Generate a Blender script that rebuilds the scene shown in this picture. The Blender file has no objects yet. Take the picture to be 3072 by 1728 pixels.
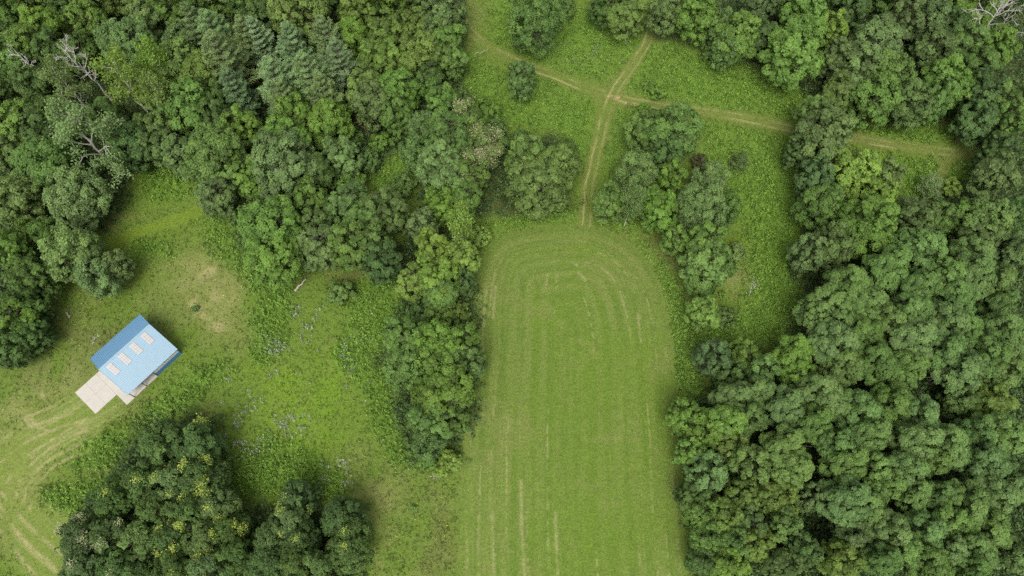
import bpy, math, random
import numpy as np
R = math.radians
scene = bpy.context.scene

# ---------------------------------------------------------------- camera
CAM_H, PITCH, FPX = 118.0, R(66), 2048.0          # metres, below the horizon, focal length in photo pixels (3072 wide)
cd = bpy.data.cameras.new("camera"); cam = bpy.data.objects.new("camera", cd)
scene.collection.objects.link(cam); scene.camera = cam
cam.location = (0, 0, CAM_H); cam.rotation_euler = (R(90) - PITCH, 0, 0)
cd.sensor_width = 36; cd.lens = 36 * FPX / 3072; cd.clip_start = 1; cd.clip_end = 5000

# ---------------------------------------------------------------- sky, sun, exposure
SUN_ELEV, SUN_AZ = R(58), R(188)                   # azimuth clockwise from north (+y)
w = bpy.data.worlds.new("World"); scene.world = w; w.use_nodes = True
nt = w.node_tree; nt.nodes.clear()
sky = nt.nodes.new('ShaderNodeTexSky'); sky.sky_type = 'NISHITA'; sky.sun_disc = False
sky.sun_elevation = SUN_ELEV; sky.sun_rotation = SUN_AZ; sky.dust_density = 4; sky.ozone_density = 1; sky.air_density = 1
hs = nt.nodes.new('ShaderNodeHueSaturation'); hs.inputs['Saturation'].default_value = 0.12   # cloud veil: greyer than a clear sky
bg = nt.nodes.new('ShaderNodeBackground'); bg.inputs['Strength'].default_value = 0.15
out = nt.nodes.new('ShaderNodeOutputWorld')
nt.links.new(sky.outputs[0], hs.inputs['Color']); nt.links.new(hs.outputs[0], bg.inputs[0]); nt.links.new(bg.outputs[0], out.inputs[0])
sl = bpy.data.lights.new("sun", 'SUN'); sl.energy = 1.3; sl.angle = R(30); sl.color = (1, .96, .86)
so = bpy.data.objects.new("sun", sl); scene.collection.objects.link(so)
so.rotation_euler = (R(90) - SUN_ELEV, 0, R(180) - SUN_AZ)
so.location = (0, 0, 200)
vs = scene.view_settings; vs.view_transform = 'Standard'; vs.look = 'None'; vs.gamma = 1; vs.exposure = 1.0
scene.cycles.max_bounces = 8; scene.cycles.diffuse_bounces = 5; scene.cycles.transmission_bounces = 4
scene.cycles.use_denoising = False

# ---------------------------------------------------------------- helpers
C = scene.collection
sp, cp = math.sin(PITCH), math.cos(PITCH)
def at(px, py, z=0.0):
    """world point at height z that the photograph shows at pixel (px, py) of its 3072 x 1728"""
    u = (px - 1536) / FPX; t = (864 - py) / FPX
    k = (CAM_H - z) / (sp - t * cp)
    return u * k, (cp + t * sp) * k
def scale_at(px, py, z=0.0):                        # metres per photo pixel there
    t = (864 - py) / FPX
    return (CAM_H - z) / (sp - t * cp) / FPX
DQ = 3072 / 2576
def wpoly(pts): return [at(x * DQ, y * DQ) for x, y in pts]

def material(name, rough=0.7, spec=0.3):
    m = bpy.data.materials.new(name); m.use_nodes = True
    b = m.node_tree.nodes['Principled BSDF']; b.inputs['Roughness'].default_value = rough
    b.inputs['Specular IOR Level'].default_value = spec
    return m, m.node_tree, b
def nd(t, kind, **kw):
    n = t.nodes.new(kind)
    for k, v in kw.items(): setattr(n, k, v)
    return n
def mathn(t, op, a, b=None):
    n = nd(t, 'ShaderNodeMath', operation=op)
    for i, v in enumerate((a, b)):
        if v is None: continue
        if isinstance(v, (int, float)): n.inputs[i].default_value = v
        else: t.links.new(v, n.inputs[i])
    return n.outputs[0]
def mixc(t, fac, a, b, blend='MIX'):
    n = nd(t, 'ShaderNodeMix', data_type='RGBA', blend_type=blend)
    for i, v in ((0, fac), (6, a), (7, b)):
        if isinstance(v, (int, float)): n.inputs[i].default_value = v
        elif isinstance(v, tuple): n.inputs[i].default_value = v + (1,) if len(v) == 3 else v
        else: t.links.new(v, n.inputs[i])
    return n.outputs[2]

def mesh_np(name, verts, faces, mat=None, k=None, attrs=None):
    """mesh from arrays; faces is (n,k)"""
    me = bpy.data.meshes.new(name)
    verts = np.asarray(verts, np.float32); faces = np.asarray(faces, np.int32)
    n, k = faces.shape
    me.vertices.add(len(verts)); me.vertices.foreach_set('co', verts.ravel())
    me.loops.add(n * k); me.loops.foreach_set('vertex_index', faces.ravel())
    me.polygons.add(n); me.polygons.foreach_set('loop_start', np.arange(0, n * k, k, dtype=np.int32))
    me.polygons.foreach_set('loop_total', np.full(n, k, np.int32))
    for an, (ty, arr) in (attrs or {}).items():
        a = me.attributes.new(an, ty, 'POINT')
        a.data.foreach_set('value' if ty == 'FLOAT' else 'color', np.asarray(arr, np.float32).ravel())
    me.polygons.foreach_set('use_smooth', np.zeros(n, bool)); me.update(calc_edges=True)
    if mat: me.materials.append(mat)
    return me
def link(name, data, parent=None, loc=(0, 0, 0)):
    o = bpy.data.objects.new(name, data); C.objects.link(o); o.location = loc
    if parent: o.parent = parent
    return o
def tag(o, label=None, cat=None, group=None, kind=None):
    for k, v in (('label', label), ('category', cat), ('group', group), ('kind', kind)):
        if v: o[k] = v
    return o
class MB:
    def __init__(s): s.v = []; s.f = []
    def quad_box(s, c):                              # eight corners, bottom ring then top ring
        b = len(s.v); s.v += [tuple(p) for p in c]
        s.f += [[b+3, b+2, b+1, b], [b+4, b+5, b+6, b+7]] + [[b+i, b+(i+1) % 4, b+4+(i+1) % 4, b+4+i] for i in range(4)]
    def box(s, x0, x1, y0, y1, z0, z1):
        s.quad_box([(x0,y0,z0),(x1,y0,z0),(x1,y1,z0),(x0,y1,z0),(x0,y0,z1),(x1,y0,z1),(x1,y1,z1),(x0,y1,z1)])
    def tube(s, pts, radii, n=6):
        pts = np.asarray(pts, float); b = len(s.v); m = len(pts)
        for i in range(m):
            d = pts[min(i+1, m-1)] - pts[max(i-1, 0)]; d /= (np.linalg.norm(d) + 1e-9)
            a = np.cross(d, (0, 0, 1) if abs(d[2]) < .9 else (1, 0, 0)); a /= np.linalg.norm(a); e = np.cross(d, a)
            for j in range(n):
                q = 2 * math.pi * j / n
                s.v.append(tuple(pts[i] + radii[i] * (math.cos(q) * a + math.sin(q) * e)))
        for i in range(m - 1):
            for j in range(n): s.f.append([b+i*n+j, b+i*n+(j+1) % n, b+(i+1)*n+(j+1) % n, b+(i+1)*n+j])
        if n == 4: s.f += [[b+3, b+2, b+1, b], [b+(m-1)*n+j for j in range(4)]]
        else: s.f += [[b+3, b+2, b+1, b], [b+3, b, b+5, b+4]] if n == 6 else []
    def mesh(s, name, mat): return mesh_np(name, s.v, s.f, mat)

# numpy value noise
def vnoise(x, y, size, seed):
    g = np.random.default_rng(seed).random((256, 256)); x = x / size + 1000.3; y = y / size + 1000.7
    xi = np.floor(x).astype(int); yi = np.floor(y).astype(int); fx = x - xi; fy = y - yi
    fx = fx * fx * (3 - 2 * fx); fy = fy * fy * (3 - 2 * fy)
    G = lambda a, b: g[a % 256, b % 256]
    return (G(xi, yi) * (1-fx) + G(xi+1, yi) * fx) * (1-fy) + (G(xi, yi+1) * (1-fx) + G(xi+1, yi+1) * fx) * fy
def fbm(x, y, size, seed, octv=4):
    s = 0; a = .5; t = 0
    for i in range(octv): s = s + a * vnoise(x, y, size / 2 ** i, seed + i * 17); t += a; a *= .55
    return s / t
def sstep(a, b, x): q = np.clip((x - a) / (b - a), 0, 1); return q * q * (3 - 2 * q)
def seg_dist(x, y, pts, closed=False):
    """distance to a polyline, signed lateral offset, length along it"""
    best = np.full(x.shape, 1e9); lat = np.zeros(x.shape); along = np.zeros(x.shape); L = 0.0
    P = list(pts) + ([pts[0]] if closed else [])
    for (ax, ay), (bx, by) in zip(P[:-1], P[1:]):
        dx, dy = bx - ax, by - ay; l2 = dx * dx + dy * dy; l = math.sqrt(l2)
        t = np.clip(((x-ax)*dx + (y-ay)*dy) / l2, 0, 1)
        d = np.hypot(x - ax - t*dx, y - ay - t*dy); m = d < best
        best = np.where(m, d, best); lat = np.where(m, ((x-ax)*dy - (y-ay)*dx) / l, lat); along = np.where(m, L + t * l, along)
        L += l
    return best, lat, along
def inside(x, y, pts):
    c = np.zeros(x.shape, bool); n = len(pts)
    for i in range(n):
        (ax, ay), (bx, by) = pts[i], pts[(i+1) % n]
        if ay == by: continue
        c ^= ((ay > y) != (by > y)) & (x < (bx-ax) * (y-ay) / (by-ay) + ax)
    return c
def smooth(pts, it=2):
    for _ in range(it):
        q = [pts[0]]
        for a, b in zip(pts[:-1], pts[1:]):
            q += [(a[0]*.75+b[0]*.25, a[1]*.75+b[1]*.25), (a[0]*.25+b[0]*.75, a[1]*.25+b[1]*.75)]
        pts = q + [pts[-1]]
    return pts
def poly_sd(x, y, pts):                              # positive inside
    d, _, _ = seg_dist(x, y, pts, True)
    return np.where(inside(x, y, pts), d, -d)

# ---------------------------------------------------------------- the land: what grows where (in metres, read off the photograph)
FIELD = smooth(wpoly([(1148,1500),(1150,1300),(1158,1150),(1172,960),(1184,840),(1190,720),(1210,645),(1258,594),(1330,573),(1440,566),(1500,571),(1560,592),(1620,638),
               (1660,708),(1684,790),(1696,870),(1700,960),(1706,1050),(1716,1200),(1726,1330),(1742,1500)]))
FIELD = [(FIELD[0][0], -60.0)] + FIELD + [(FIELD[-1][0], -60.0)]
TRACKS = [  # centre line, half width, rut strength
    (smooth(wpoly([(1150,30),(1170,66),(1205,103),(1245,130),(1310,160),(1400,193),(1470,222),(1530,241),(1600,258),(1680,270),(1760,280),(1850,294),(1950,314),(2050,335),(2150,349),(2250,364),(2330,377),(2400,386),(2480,380)])), 1.55, 1.0),
    (smooth(wpoly([(1645,60),(1628,105),(1602,150),(1572,195),(1540,238),(1522,280),(1512,330),(1500,385),(1487,440),(1478,500),(1472,580)])), 1.55, 1.0),
    (smooth(wpoly([(2325,376),(2358,392),(2370,418),(2372,455)])), .9, .6),
    (smooth(wpoly([(2372,430),(2385,402),(2430,384)])), .9, .4),
    (smooth(wpoly([(1485,225),(1508,262),(1520,300)])), .8, .3),
    (smooth(wpoly([(535,515),(470,545),(380,575),(280,612)])), 1.3, 0.0),
]
DRIVE = smooth(wpoly([(260,1010),(180,1060),(100,1100),(40,1160),(12,1220),(28,1280),(80,1335),(170,1400),(240,1460)]))
WHEEL = [smooth(wpoly(p)) for p in ([(50,985),(68,1045),(105,1085),(150,1078)], [(-5,1112),(40,1082),(110,1062),(185,1040)], [(105,990),(130,1040)],
         [(80,1150),(110,1120),(178,1078)], [(5,1240),(60,1315),(150,1392),(230,1470)], [(-5,1265),(40,1340),(130,1420),(190,1475)], [(-5,1330),(50,1400),(100,1460)], [(60,1260),(75,1200),(130,1150),(200,1120)], [(40,1250),(55,1190),(120,1130),(230,1070)], [(20,1210),(50,1160),(110,1118),(210,1062)], [(-5,1170),(50,1120),(120,1085),(240,1048)], [(75,1280),(90,1215),(150,1160),(225,1135)], [(-5,1290),(55,1360),(140,1436)], [(-5,1090),(60,1050),(140,1020)], [(30,1000),(60,1050),(80,1075)], [(120,1130),(180,1095),(215,1085)])]
LUSH = [wpoly(p) for p in (
    [(1770,310),(1980,345),(2010,480),(2010,700),(2030,800),(1960,870),(1800,880),(1720,900),(1700,830),(1760,780),(1830,770),(1890,700),(1880,640),(1840,520),(1800,440),(1760,380)],
    [(1600,120),(1700,110),(1900,170),(2080,230),(2120,310),(1950,290),(1800,268),(1640,244),(1580,215)],
    [(1180,140),(1290,180),(1490,250),(1500,320),(1480,400),(1430,420),(1390,330),(1280,330),(1240,300),(1160,220)],
    [(1240,0),(1640,40),(1590,140),(1500,205),(1330,150),(1230,110)],
    [(1560,290),(1660,300),(1640,500),(1600,580),(1520,560),(1500,500),(1530,380)],
    [(2160,380),(2340,400),(2362,470),(2280,500),(2150,430)], [(2390,430),(2470,400),(2460,500),(2370,520)], [(2150,320),(2440,320),(2460,362),(2200,346)],
    [(880,720),(1010,680),(1040,780),(980,850),(1030,1100),(1090,1190),(1000,1170),(905,1020),(860,880),(850,780)],
    [(630,690),(740,690),(745,800),(735,890),(660,910),(635,800)],
    [(550,1120),(700,1100),(850,1200),(880,1260),(700,1250),(600,1280),(540,1200)],
    [(200,1110),(330,1090),(400,1000),(470,920),(560,900),(580,950),(500,1010),(400,1060),(350,1120),(260,1180),(180,1180)],
    [(110,1250),(230,1190),(270,1230),(210,1330),(130,1290)], [(360,400),(460,410),(490,500),(370,510)], [(500,540),(620,560),(640,680),(560,640),(500,580)],
    [(1590,590),(1690,690),(1730,800),(1770,1010),(1706,1010),(1692,800),(1660,690)], [(920,380),(1040,380),(1040,500),(930,500)], [(330,600),(420,600),(440,640),(340,660)],
    [(1200,560),(1480,520),(1440,560),(1330,566),(1250,585)],
)]
def blobs(x, y, lst):
    s = np.zeros(x.shape)
    for px, py, rx, ry in lst:
        cx, cy = at(px*DQ, py*DQ); q = scale_at(px*DQ, py*DQ) * DQ
        s = np.maximum(s, np.exp(-(((x-cx)/(rx*q))**2 + ((y-cy)/(ry*q*1.05))**2)))
    return s
DRY = [(545,765,34,24),(530,790,26,18),(520,670,45,35),(560,820,30,20),(500,770,30,25),(945,1270,60,60),(900,1250,30,20),(960,1380,40,80),(1010,1440,40,40),(140,960,70,50),(30,1060,60,60),(60,1180,70,60),(120,1110,60,30),(470,690,60,60),(560,740,60,60),
       (1860,710,50,30),(1840,740,30,30),(1730,800,30,45),(1660,430,30,14),(1440,160,40,18),(280,560,60,30)]
BRIGHT = [(780,1060,150,130),(860,960,70,120),(700,960,90,60),(1800,220,160,40),(1960,600,60,220),(430,470,60,40),(1400,110,70,40)]
BROWN = [(850,690,120,26),(720,700,70,25),(1080,1210,60,40),(1090,1380,60,140),(620,560,60,40),(250,840,90,50),(1690,640,40,60),(1790,820,60,60),(100,940,100,40)]
WOODS = [wpoly(p) for p in ([(-60,-60),(1150,-60),(1150,200),(1050,330),(900,460),(840,640),(640,640),(600,560),(480,400),(380,390),(330,440),(300,560),(130,700),(110,900),(-60,930)],
    [(1660,-60),(2660,-60),(2660,1500),(1760,1500),(1730,1230),(1720,1040),(1960,880),(2020,740),(2020,560),(2240,560),(2480,470),(2420,300),(2120,290),(1960,190),(1820,120),(1660,80)],
    [(180,1340),(270,1250),(370,1080),(550,1080),(570,1240),(700,1290),(900,1290),(910,1500),(150,1500)],
    [(1000,560),(1200,560),(1170,760),(1190,960),(1140,1160),(1050,1150),(970,900),(1020,740)], [(1240,350),(1440,350),(1450,520),(1250,540)], [(1040,250),(1240,300),(1230,540),(1050,560)])]
FLOWERS = [(600,1080,50,60),(720,1035,70,35),(625,1130,40,18),(745,785,34,26),(830,1215,40,18),(700,1060,60,40),(780,830,40,50),(640,950,50,30),(1430,125,70,30),(1540,185,18,12),(2110,395,40,14),(1340,215,30,14),(700,880,50,40),(900,900,40,60),(850,1180,50,20)]

def land(x, y):
    """albedo (n,3) and the masks of the land at x, y"""
    n1 = fbm(x, y, 9, 1); n2 = fbm(x, y, 2.6, 2, 3); n3 = fbm(x, y, 30, 3, 3); n4 = fbm(x, y, 1.0, 4, 2)
    e = lambda a: np.asarray(a, float)
    mixv = lambda c, b, m: c * (1 - m[..., None]) + e(b) * m[..., None]
    col = e((.092, .142, .022)) * np.ones(x.shape + (3,))
    col = mixv(col, (.112, .138, .034), sstep(.42, .66, n1) * .7)
    col = mixv(col, (.082, .125, .015), sstep(.52, .7, n2) * .6)
    bright = blobs(x, y, BRIGHT)
    col = mixv(col, (.108, .186, .016), bright * .8 * (.3 + .7 * sstep(.35, .6, n2 * .6 + n1 * .4)))
    col = mixv(col, (.105, .112, .036), blobs(x, y, BROWN) * .6 * sstep(.3, .6, n2 * .5 + n1 * .5))
    dry = np.clip(blobs(x, y, DRY) * 1.25, 0, 1) * sstep(.34, .62, n1 * .5 + n2 * .5)
    col = mixv(col, (.165, .178, .056), dry * .75)
    spots = np.clip(blobs(x, y, DRY[:5]), 0, 1) * sstep(.52, .66, n2)
    col = mixv(col, (.29, .25, .12), spots * .7)
    lush = np.zeros(x.shape)
    for P in LUSH: lush = np.maximum(lush, sstep(-1.6, 1.6, poly_sd(x, y, P) + (n1 - .5) * 7 + (n2 - .5) * 3))
    col = mixv(col, (.092, .158, .022), lush * .85)
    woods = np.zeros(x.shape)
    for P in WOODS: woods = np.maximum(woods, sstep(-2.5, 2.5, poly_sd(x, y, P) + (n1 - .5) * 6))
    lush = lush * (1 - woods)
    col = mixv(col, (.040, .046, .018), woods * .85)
    # rough mown drive below the barn
    d, lat, al = seg_dist(x, y, DRIVE)
    dm = sstep(6.5, 2.0, d + (n1 - .5) * 6)
    streak = vnoise(lat * 2.0 + n1 * 1.5, al * .06, 1.0, 31)
    col = mixv(col, (.132, .170, .036), dm * .7); col = mixv(col, (.20, .21, .08), dm * sstep(.58, .8, streak) * .55)
    lush = lush * (1 - dm)
    for P in WHEEL:
        d, lat, al = seg_dist(x, y, P); m = sstep(.42, .06, d) * sstep(.32, .6, vnoise(al, al * 0, 2.2, 41) * .6 + n4 * .4)
        col = mixv(col, (.24, .225, .10), m * .75); lush = lush * (1 - sstep(1.2, .4, d))
    # grass tracks with two worn ruts
    track = np.zeros(x.shape)
    for i, (P, hw, rs) in enumerate(TRACKS):
        d, lat, al = seg_dist(x, y, P)
        wv = (vnoise(al, al * 0, 4, 51 + i) - .5) * .5
        m = sstep(hw + .55, hw - .45, d + (n2 - .5) * 1.0)
        col = mixv(col, (.099, .136, .025) if rs else (.115, .165, .018), m * (.9 if rs else .7))
        if rs:
            shoulder = sstep(hw + .2, hw - .6, d) * sstep(.35, .7, vnoise(lat * 2.2, al * .1, 1, 61 + i))
            col = mixv(col, (.165, .165, .055), shoulder * .3)
            for off, k in ((-.72, 1.0), (.72, .6)):
                rut = sstep(.30, .05, np.abs(lat + off + wv) + np.where(d > hw, 9, 0)) * sstep(.36, .62, vnoise(al, al * 0, 3.5, 71 + i * 3 + int(k * 4)) * .75 + n4 * .3) * rs * k
                col = mixv(col, (.29, .255, .12), rut * .62)
        track = np.maximum(track, m)
    soil = np.clip(blobs(x, y, [(1556,246,14,5),(1535,243,10,4),(1585,259,16,5)]), 0, 1) * sstep(.35, .55, n4)
    col = mixv(col, (.36, .24, .14), soil * .9)
    # mown field: rounds of the mower follow its edge
    sd = poly_sd(x, y, FIELD); fm = sstep(-.3, .45, sd + (n2 - .5) * .6)
    fc = e((.106, .146, .030)) * np.ones(x.shape + (3,))
    wob = sd + (n1 - .5) * .5
    fc = mixv(fc, (.070, .118, .016), sstep(.3, .85, .5 + .5 * np.sin(sd * 2.2 + (n3 - .5) * 2.0)) * .55)
    st = vnoise(wob, wob * 0, 1.15, 81); st2 = vnoise(wob, y * .05, .55, 82)
    fc = mixv(fc, (.084, .134, .018), sstep(.45, .75, st) * .65); fc = mixv(fc, (.132, .163, .040), sstep(.5, .85, st2) * .45)
    fc = mixv(fc, (.086, .142, .016), sstep(.5, .75, n3 * .6 + n1 * .4) * .6); fc = mixv(fc, (.130, .150, .042), sstep(.52, .72, n1 * .5 + n2 * .5) * .5)
    hay = np.zeros(x.shape)
    for k, o in enumerate((1.6, 3.4, 5.2, 7.9, 11.4, 14.8)):
        seg = sstep(.52, .72, fbm(x + 40 * k, y, 11, 90 + k, 2)) * sstep(.35, .55, n4)
        hay = np.maximum(hay, sstep(.26, .04, np.abs(sd - o + (vnoise(y, y * 0, 9, 97) - .5) * .5)) * seg)
    for P in ([(1378,690),(1374,718)], [(1402,690),(1400,712)], [(1455,686),(1475,706)], [(1440,658),(1452,668)], [(1605,790),(1612,860)], [(1238,1290),(1243,1449)], [(1310,1210),(1313,1330),(1319,1449)], [(1397,1290),(1403,1449)], [(1224,725),(1216,800),(1213,910)], [(1247,720),(1240,800)]):
        d, _, _ = seg_dist(x, y, wpoly(P)); hay = np.maximum(hay, sstep(.36, .05, d + (n4 - .5) * .4))
    fc = mixv(fc, (.215, .215, .088), hay * .65)
    edge = sstep(2.2, .2, sd) * sstep(-.5, .5, sd); fc = mixv(fc, (.108, .145, .030), edge * .5)
    col = col * (1 - fm[..., None]) + fc * fm[..., None]
    keep = (1 - fm) * (1 - track)
    col = col * .885
    return col, dict(lush=lush * keep, woods=woods, field=fm, track=track, dry=dry, open=keep * (1 - dm) * (1 - woods), bright=bright)

def axis(a, b, st):
    fine = np.arange(a, b + st / 2, st); far = np.array([4, 12, 30, 70, 160, 400, 900, 2000.0])
    return np.concatenate([a - far[::-1], fine, b + far])
gx, gy = axis(-120, 120, .26), axis(-8, 130, .26)
X, Y = np.meshgrid(gx, gy); xs, ys = X.ravel(), Y.ravel()
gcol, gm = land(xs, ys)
NX = len(gx)
gm_mat, t, b = material("land", .9, .1)
a = nd(t, 'ShaderNodeAttribute', attribute_name='albedo')
geo = nd(t, 'ShaderNodeNewGeometry')
def noise(t, vec, scale, detail=3, rough=.6):
    n = nd(t, 'ShaderNodeTexNoise'); n.inputs['Scale'].default_value = scale; n.inputs['Detail'].default_value = detail; n.inputs['Roughness'].default_value = rough
    t.links.new(vec, n.inputs['Vector']); return n.outputs['Fac']
nA = noise(t, geo.outputs['Position'], 2.6, 4, .75); nB = noise(t, geo.outputs['Position'], .8, 3)
v = mathn(t, 'ADD', mathn(t, 'MULTIPLY', nA, 1.5), mathn(t, 'MULTIPLY', nB, .5)); v = mathn(t, 'ADD', v, 0.0)
vm = nd(t, 'ShaderNodeVectorMath', operation='SCALE'); t.links.new(a.outputs['Color'], vm.inputs[0]); t.links.new(v, vm.inputs['Scale'])
t.links.new(vm.outputs[0], b.inputs['Base Color'])
bp = nd(t, 'ShaderNodeBump'); bp.inputs['Strength'].default_value = .6; bp.inputs['Distance'].default_value = .25
t.links.new(nA, bp.inputs['Height']); t.links.new(bp.outputs[0], b.inputs['Normal'])
def grid_part(name, mask, z):
    ii, jj = np.meshgrid(np.arange(NX - 1), np.arange(len(gy) - 1)); q = (jj * NX + ii).ravel()
    if mask is not None: q = q[(mask[q] > .5)]
    f = np.stack([q, q + 1, q + NX + 1, q + NX], 1)
    used, inv = np.unique(f, return_inverse=True); f = inv.reshape(f.shape)
    co = np.stack([xs[used], ys[used], np.full(len(used), z)], 1)
    c4 = np.concatenate([gcol[used], np.ones((len(used), 1))], 1)
    return link(name, mesh_np(name, co, f, gm_mat, attrs={'albedo': ('FLOAT_COLOR', c4)}))
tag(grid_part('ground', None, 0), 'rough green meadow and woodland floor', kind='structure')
tag(grid_part('mown_field', gm['field'], .02), 'long mown hay field with a rounded end', kind='structure')
tag(grid_part('grass_track', np.where(gm['field'] > .5, 0, gm['track']), .04), 'grass tracks with worn wheel ruts that cross', kind='structure')

# ---------------------------------------------------------------- barn with concrete
U = np.array((.639, .769)); V = np.array((.769, -.639)); O0 = np.array(at(200 + 412/4.2605, 920 + 805/4.2605, 5.0))
barn = link('barn', None, loc=(O0[0], O0[1], 0)); barn.rotation_euler[2] = math.atan2(U[1], U[0])   # local x = along ridge, local -y = towards the lower right eave
tag(barn, 'blue metal barn with four skylights in its roof beside a concrete apron', 'barn')
def paint(name, colr, rough, spec, ribs=None, noisev=.12):
    m, t, b = material(name, rough, spec); g = nd(t, 'ShaderNodeTexCoord')
    n = noise(t, g.outputs['Object'], .9, 4); c = mixc(t, mathn(t, 'MULTIPLY', n, noisev * 4), colr, tuple(q * (1 - noisev) for q in colr))
    n2 = noise(t, g.outputs['Object'], 7, 3); c = mixc(t, mathn(t, 'MULTIPLY', n2, noisev), c, (.3, .28, .25))
    t.links.new(c, b.inputs['Base Color']); return m
roof_m = paint('roof_paint', (.090, .205, .33), .34, .5); wall_m = paint('wall_paint', (.035, .13, .28), .5, .4)
pale_roof_m = paint('pale_roof_paint', (.135, .235, .31), .38, .5)  # paler, greyer blue for the south-east slope, ridge cap and edge trim
panel_m = paint('light_panel', (.42, .44, .42), .4, .5); dark_m = paint('dark_post', (.03, .025, .02), .8, .2)
sky_m = paint('skylight_panel', (.28, .265, .255), .35, .5); conc_m = paint('concrete', (.38, .355, .315), .85, .2, noisev=.22)
white_m = paint('white_trim', (.6, .62, .62), .5, .4); rust_m = paint('skylight_batten', (.26, .225, .205), .6, .3)
LEN, EN, ES, ZR, ZN, ZS = 10.8, 4.15, 5.87, 5.0, 3.2, 2.4      # y of north-west eave +, south-east eave -
def slope(mb, y0, z0, y1, z1, x0, x1, th, up=0):
    mb.quad_box([(x0,y0,z0+up-th),(x1,y0,z0+up-th),(x1,y1,z1+up-th),(x0,y1,z1+up-th),(x0,y0,z0+up),(x1,y0,z0+up),(x1,y1,z1+up),(x0,y1,z1+up)])
for nm, y0, z0, mt in (('roof_slope', EN, ZN, roof_m), ('roof_slope', -ES, ZS, pale_roof_m)):
    r_ = MB()
    if y0 > 0: slope(r_, 0.0, ZR, y0, z0, 0, LEN, .08)
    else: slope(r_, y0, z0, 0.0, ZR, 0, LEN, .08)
    k = .15
    while k < LEN - .1:
        if y0 > 0: slope(r_, 0.05, ZR - .02, y0, z0, k, k + .05, .03, .033)
        else: slope(r_, y0, z0, -.05, ZR - .02, k, k + .05, .03, .033)
        k += .305
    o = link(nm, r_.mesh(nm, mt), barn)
    if y0 < 0: o['label'] = 'wide pale roof slope'
mb = MB(); slope(mb, -.22, ZR - .09, 0, ZR, -.03, LEN + .03, .03, .07); slope(mb, 0, ZR, .22, ZR - .09, -.03, LEN + .03, .03, .07)
link('ridge_cap', mb.mesh('ridge_cap', pale_roof_m), barn)
for x in (-.06, LEN + .01):
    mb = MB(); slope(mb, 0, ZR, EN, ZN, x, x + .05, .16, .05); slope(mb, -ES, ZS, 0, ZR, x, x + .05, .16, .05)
    link('edge_trim', mb.mesh('edge_trim', pale_roof_m), barn)
mb = MB(); x0, x1, yn, ys_ = .25, LEN - .12, EN - .3, -(ES - .2); T = .12
def zroof(y): return (ZR - (ZR - ZN) * y / EN if y > 0 else ZR + (ZR - ZS) * y / ES) - .1
def gable(x):
    for ya, yb in ((0.0, yn), (ys_, 0.0)):
        mb.quad_box([(x,ya,0),(x+T,ya,0),(x+T,yb,0),(x,yb,0),(x,ya,zroof(ya)),(x+T,ya,zroof(ya)),(x+T,yb,zroof(yb)),(x,yb,zroof(yb))])
gable(x1 - T); mb.box(x0, x1 - T, yn - T, yn, 0, zroof(yn)); mb.box(5.3, x1 - T, ys_, ys_ + T, 0, 1.15)
for ya, yb in ((0.0, yn), (-3.2, 0.0)): mb.quad_box([(x0,ya,0),(x0+T,ya,0),(x0+T,yb-(T if yb>0 else 0),0),(x0,yb-(T if yb>0 else 0),0),(x0,ya,zroof(ya)),(x0+T,ya,zroof(ya)),(x0+T,yb-(T if yb>0 else 0),zroof(yb)),(x0,yb-(T if yb>0 else 0),zroof(yb))])
mb.box(x0, 5.3, -3.2 - T, -3.2, 0, zroof(-3.2)); mb.box(5.3, 5.3 + T, ys_ + T, -3.2, 0, zroof(ys_) - .02)
link('wall', mb.mesh('wall', wall_m), barn)
mb = MB(); mb.box(5.3, x1 - T, ys_ + .02, ys_ + T - .02, 1.15, zroof(ys_) - .02)
for k in range(9): mb.box(5.4 + k * .6, 5.44 + k * .6, ys_ - .005, ys_ + .03, 1.15, zroof(ys_) - .02)
link('light_panel', mb.mesh('light_panel', panel_m), barn)
for x in (.12, 2.7, 5.18):
    p = MB(); p.box(x, x + .12, ys_ - .05, ys_ + .09, 0.05, zroof(ys_)); link('post', p.mesh('post', dark_m), barn)
dr = MB(); dr.box(x0 - .07, x0 - .02, -2.4, 2.4, .08, 2.9)
for k in range(9): dr.box(x0 - .1, x0 - .07, -2.3 + k * .56, -2.22 + k * .56, .08, 2.9)
link('door', dr.mesh('door', white_m), barn)
for cx in (1.55, 4.0, 6.45, 8.9):
    y0, y1 = -.45, -2.45; f = lambda y: ZR + (ZR - ZS) * y / ES
    s_ = MB(); slope(s_, y1, f(y1), y0, f(y0), cx - .5, cx + .5, .03, .10); o = link('skylight', s_.mesh('skylight', sky_m), barn)
    g_ = MB()
    for x in (-.2, .17): slope(g_, y1, f(y1), y0, f(y0), cx + x, cx + x + .035, .02, .122)
    for y in (-1.0, -1.45, -1.9): slope(g_, y - .035, f(y - .035), y, f(y), cx - .49, cx + .49, .02, .125)
    link('batten', g_.mesh('batten', rust_m), o)
ap = MB()
for a0, a1 in ((-6.1, -3.87), (-3.85, -1.62)):
    for b0, b1 in ((-2.84, .12), (.14, 3.1)): ap.box(a0, a1, b0, b1, -.2, .07)
ap.box(-1.6, .0, -5.75, 3.1, -.2, .068); ap.box(.02, 5.28, -5.72, -3.34, -.2, .066); ap.box(.4, LEN - .26, -3.18, yn - .14, -.2, .066)
o = link('concrete_apron', ap.mesh('concrete_apron', conc_m), loc=(O0[0], O0[1], 0)); o.rotation_euler[2] = barn.rotation_euler[2]
tag(o, 'pale concrete apron in square slabs by the blue barn', kind='structure')
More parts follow.
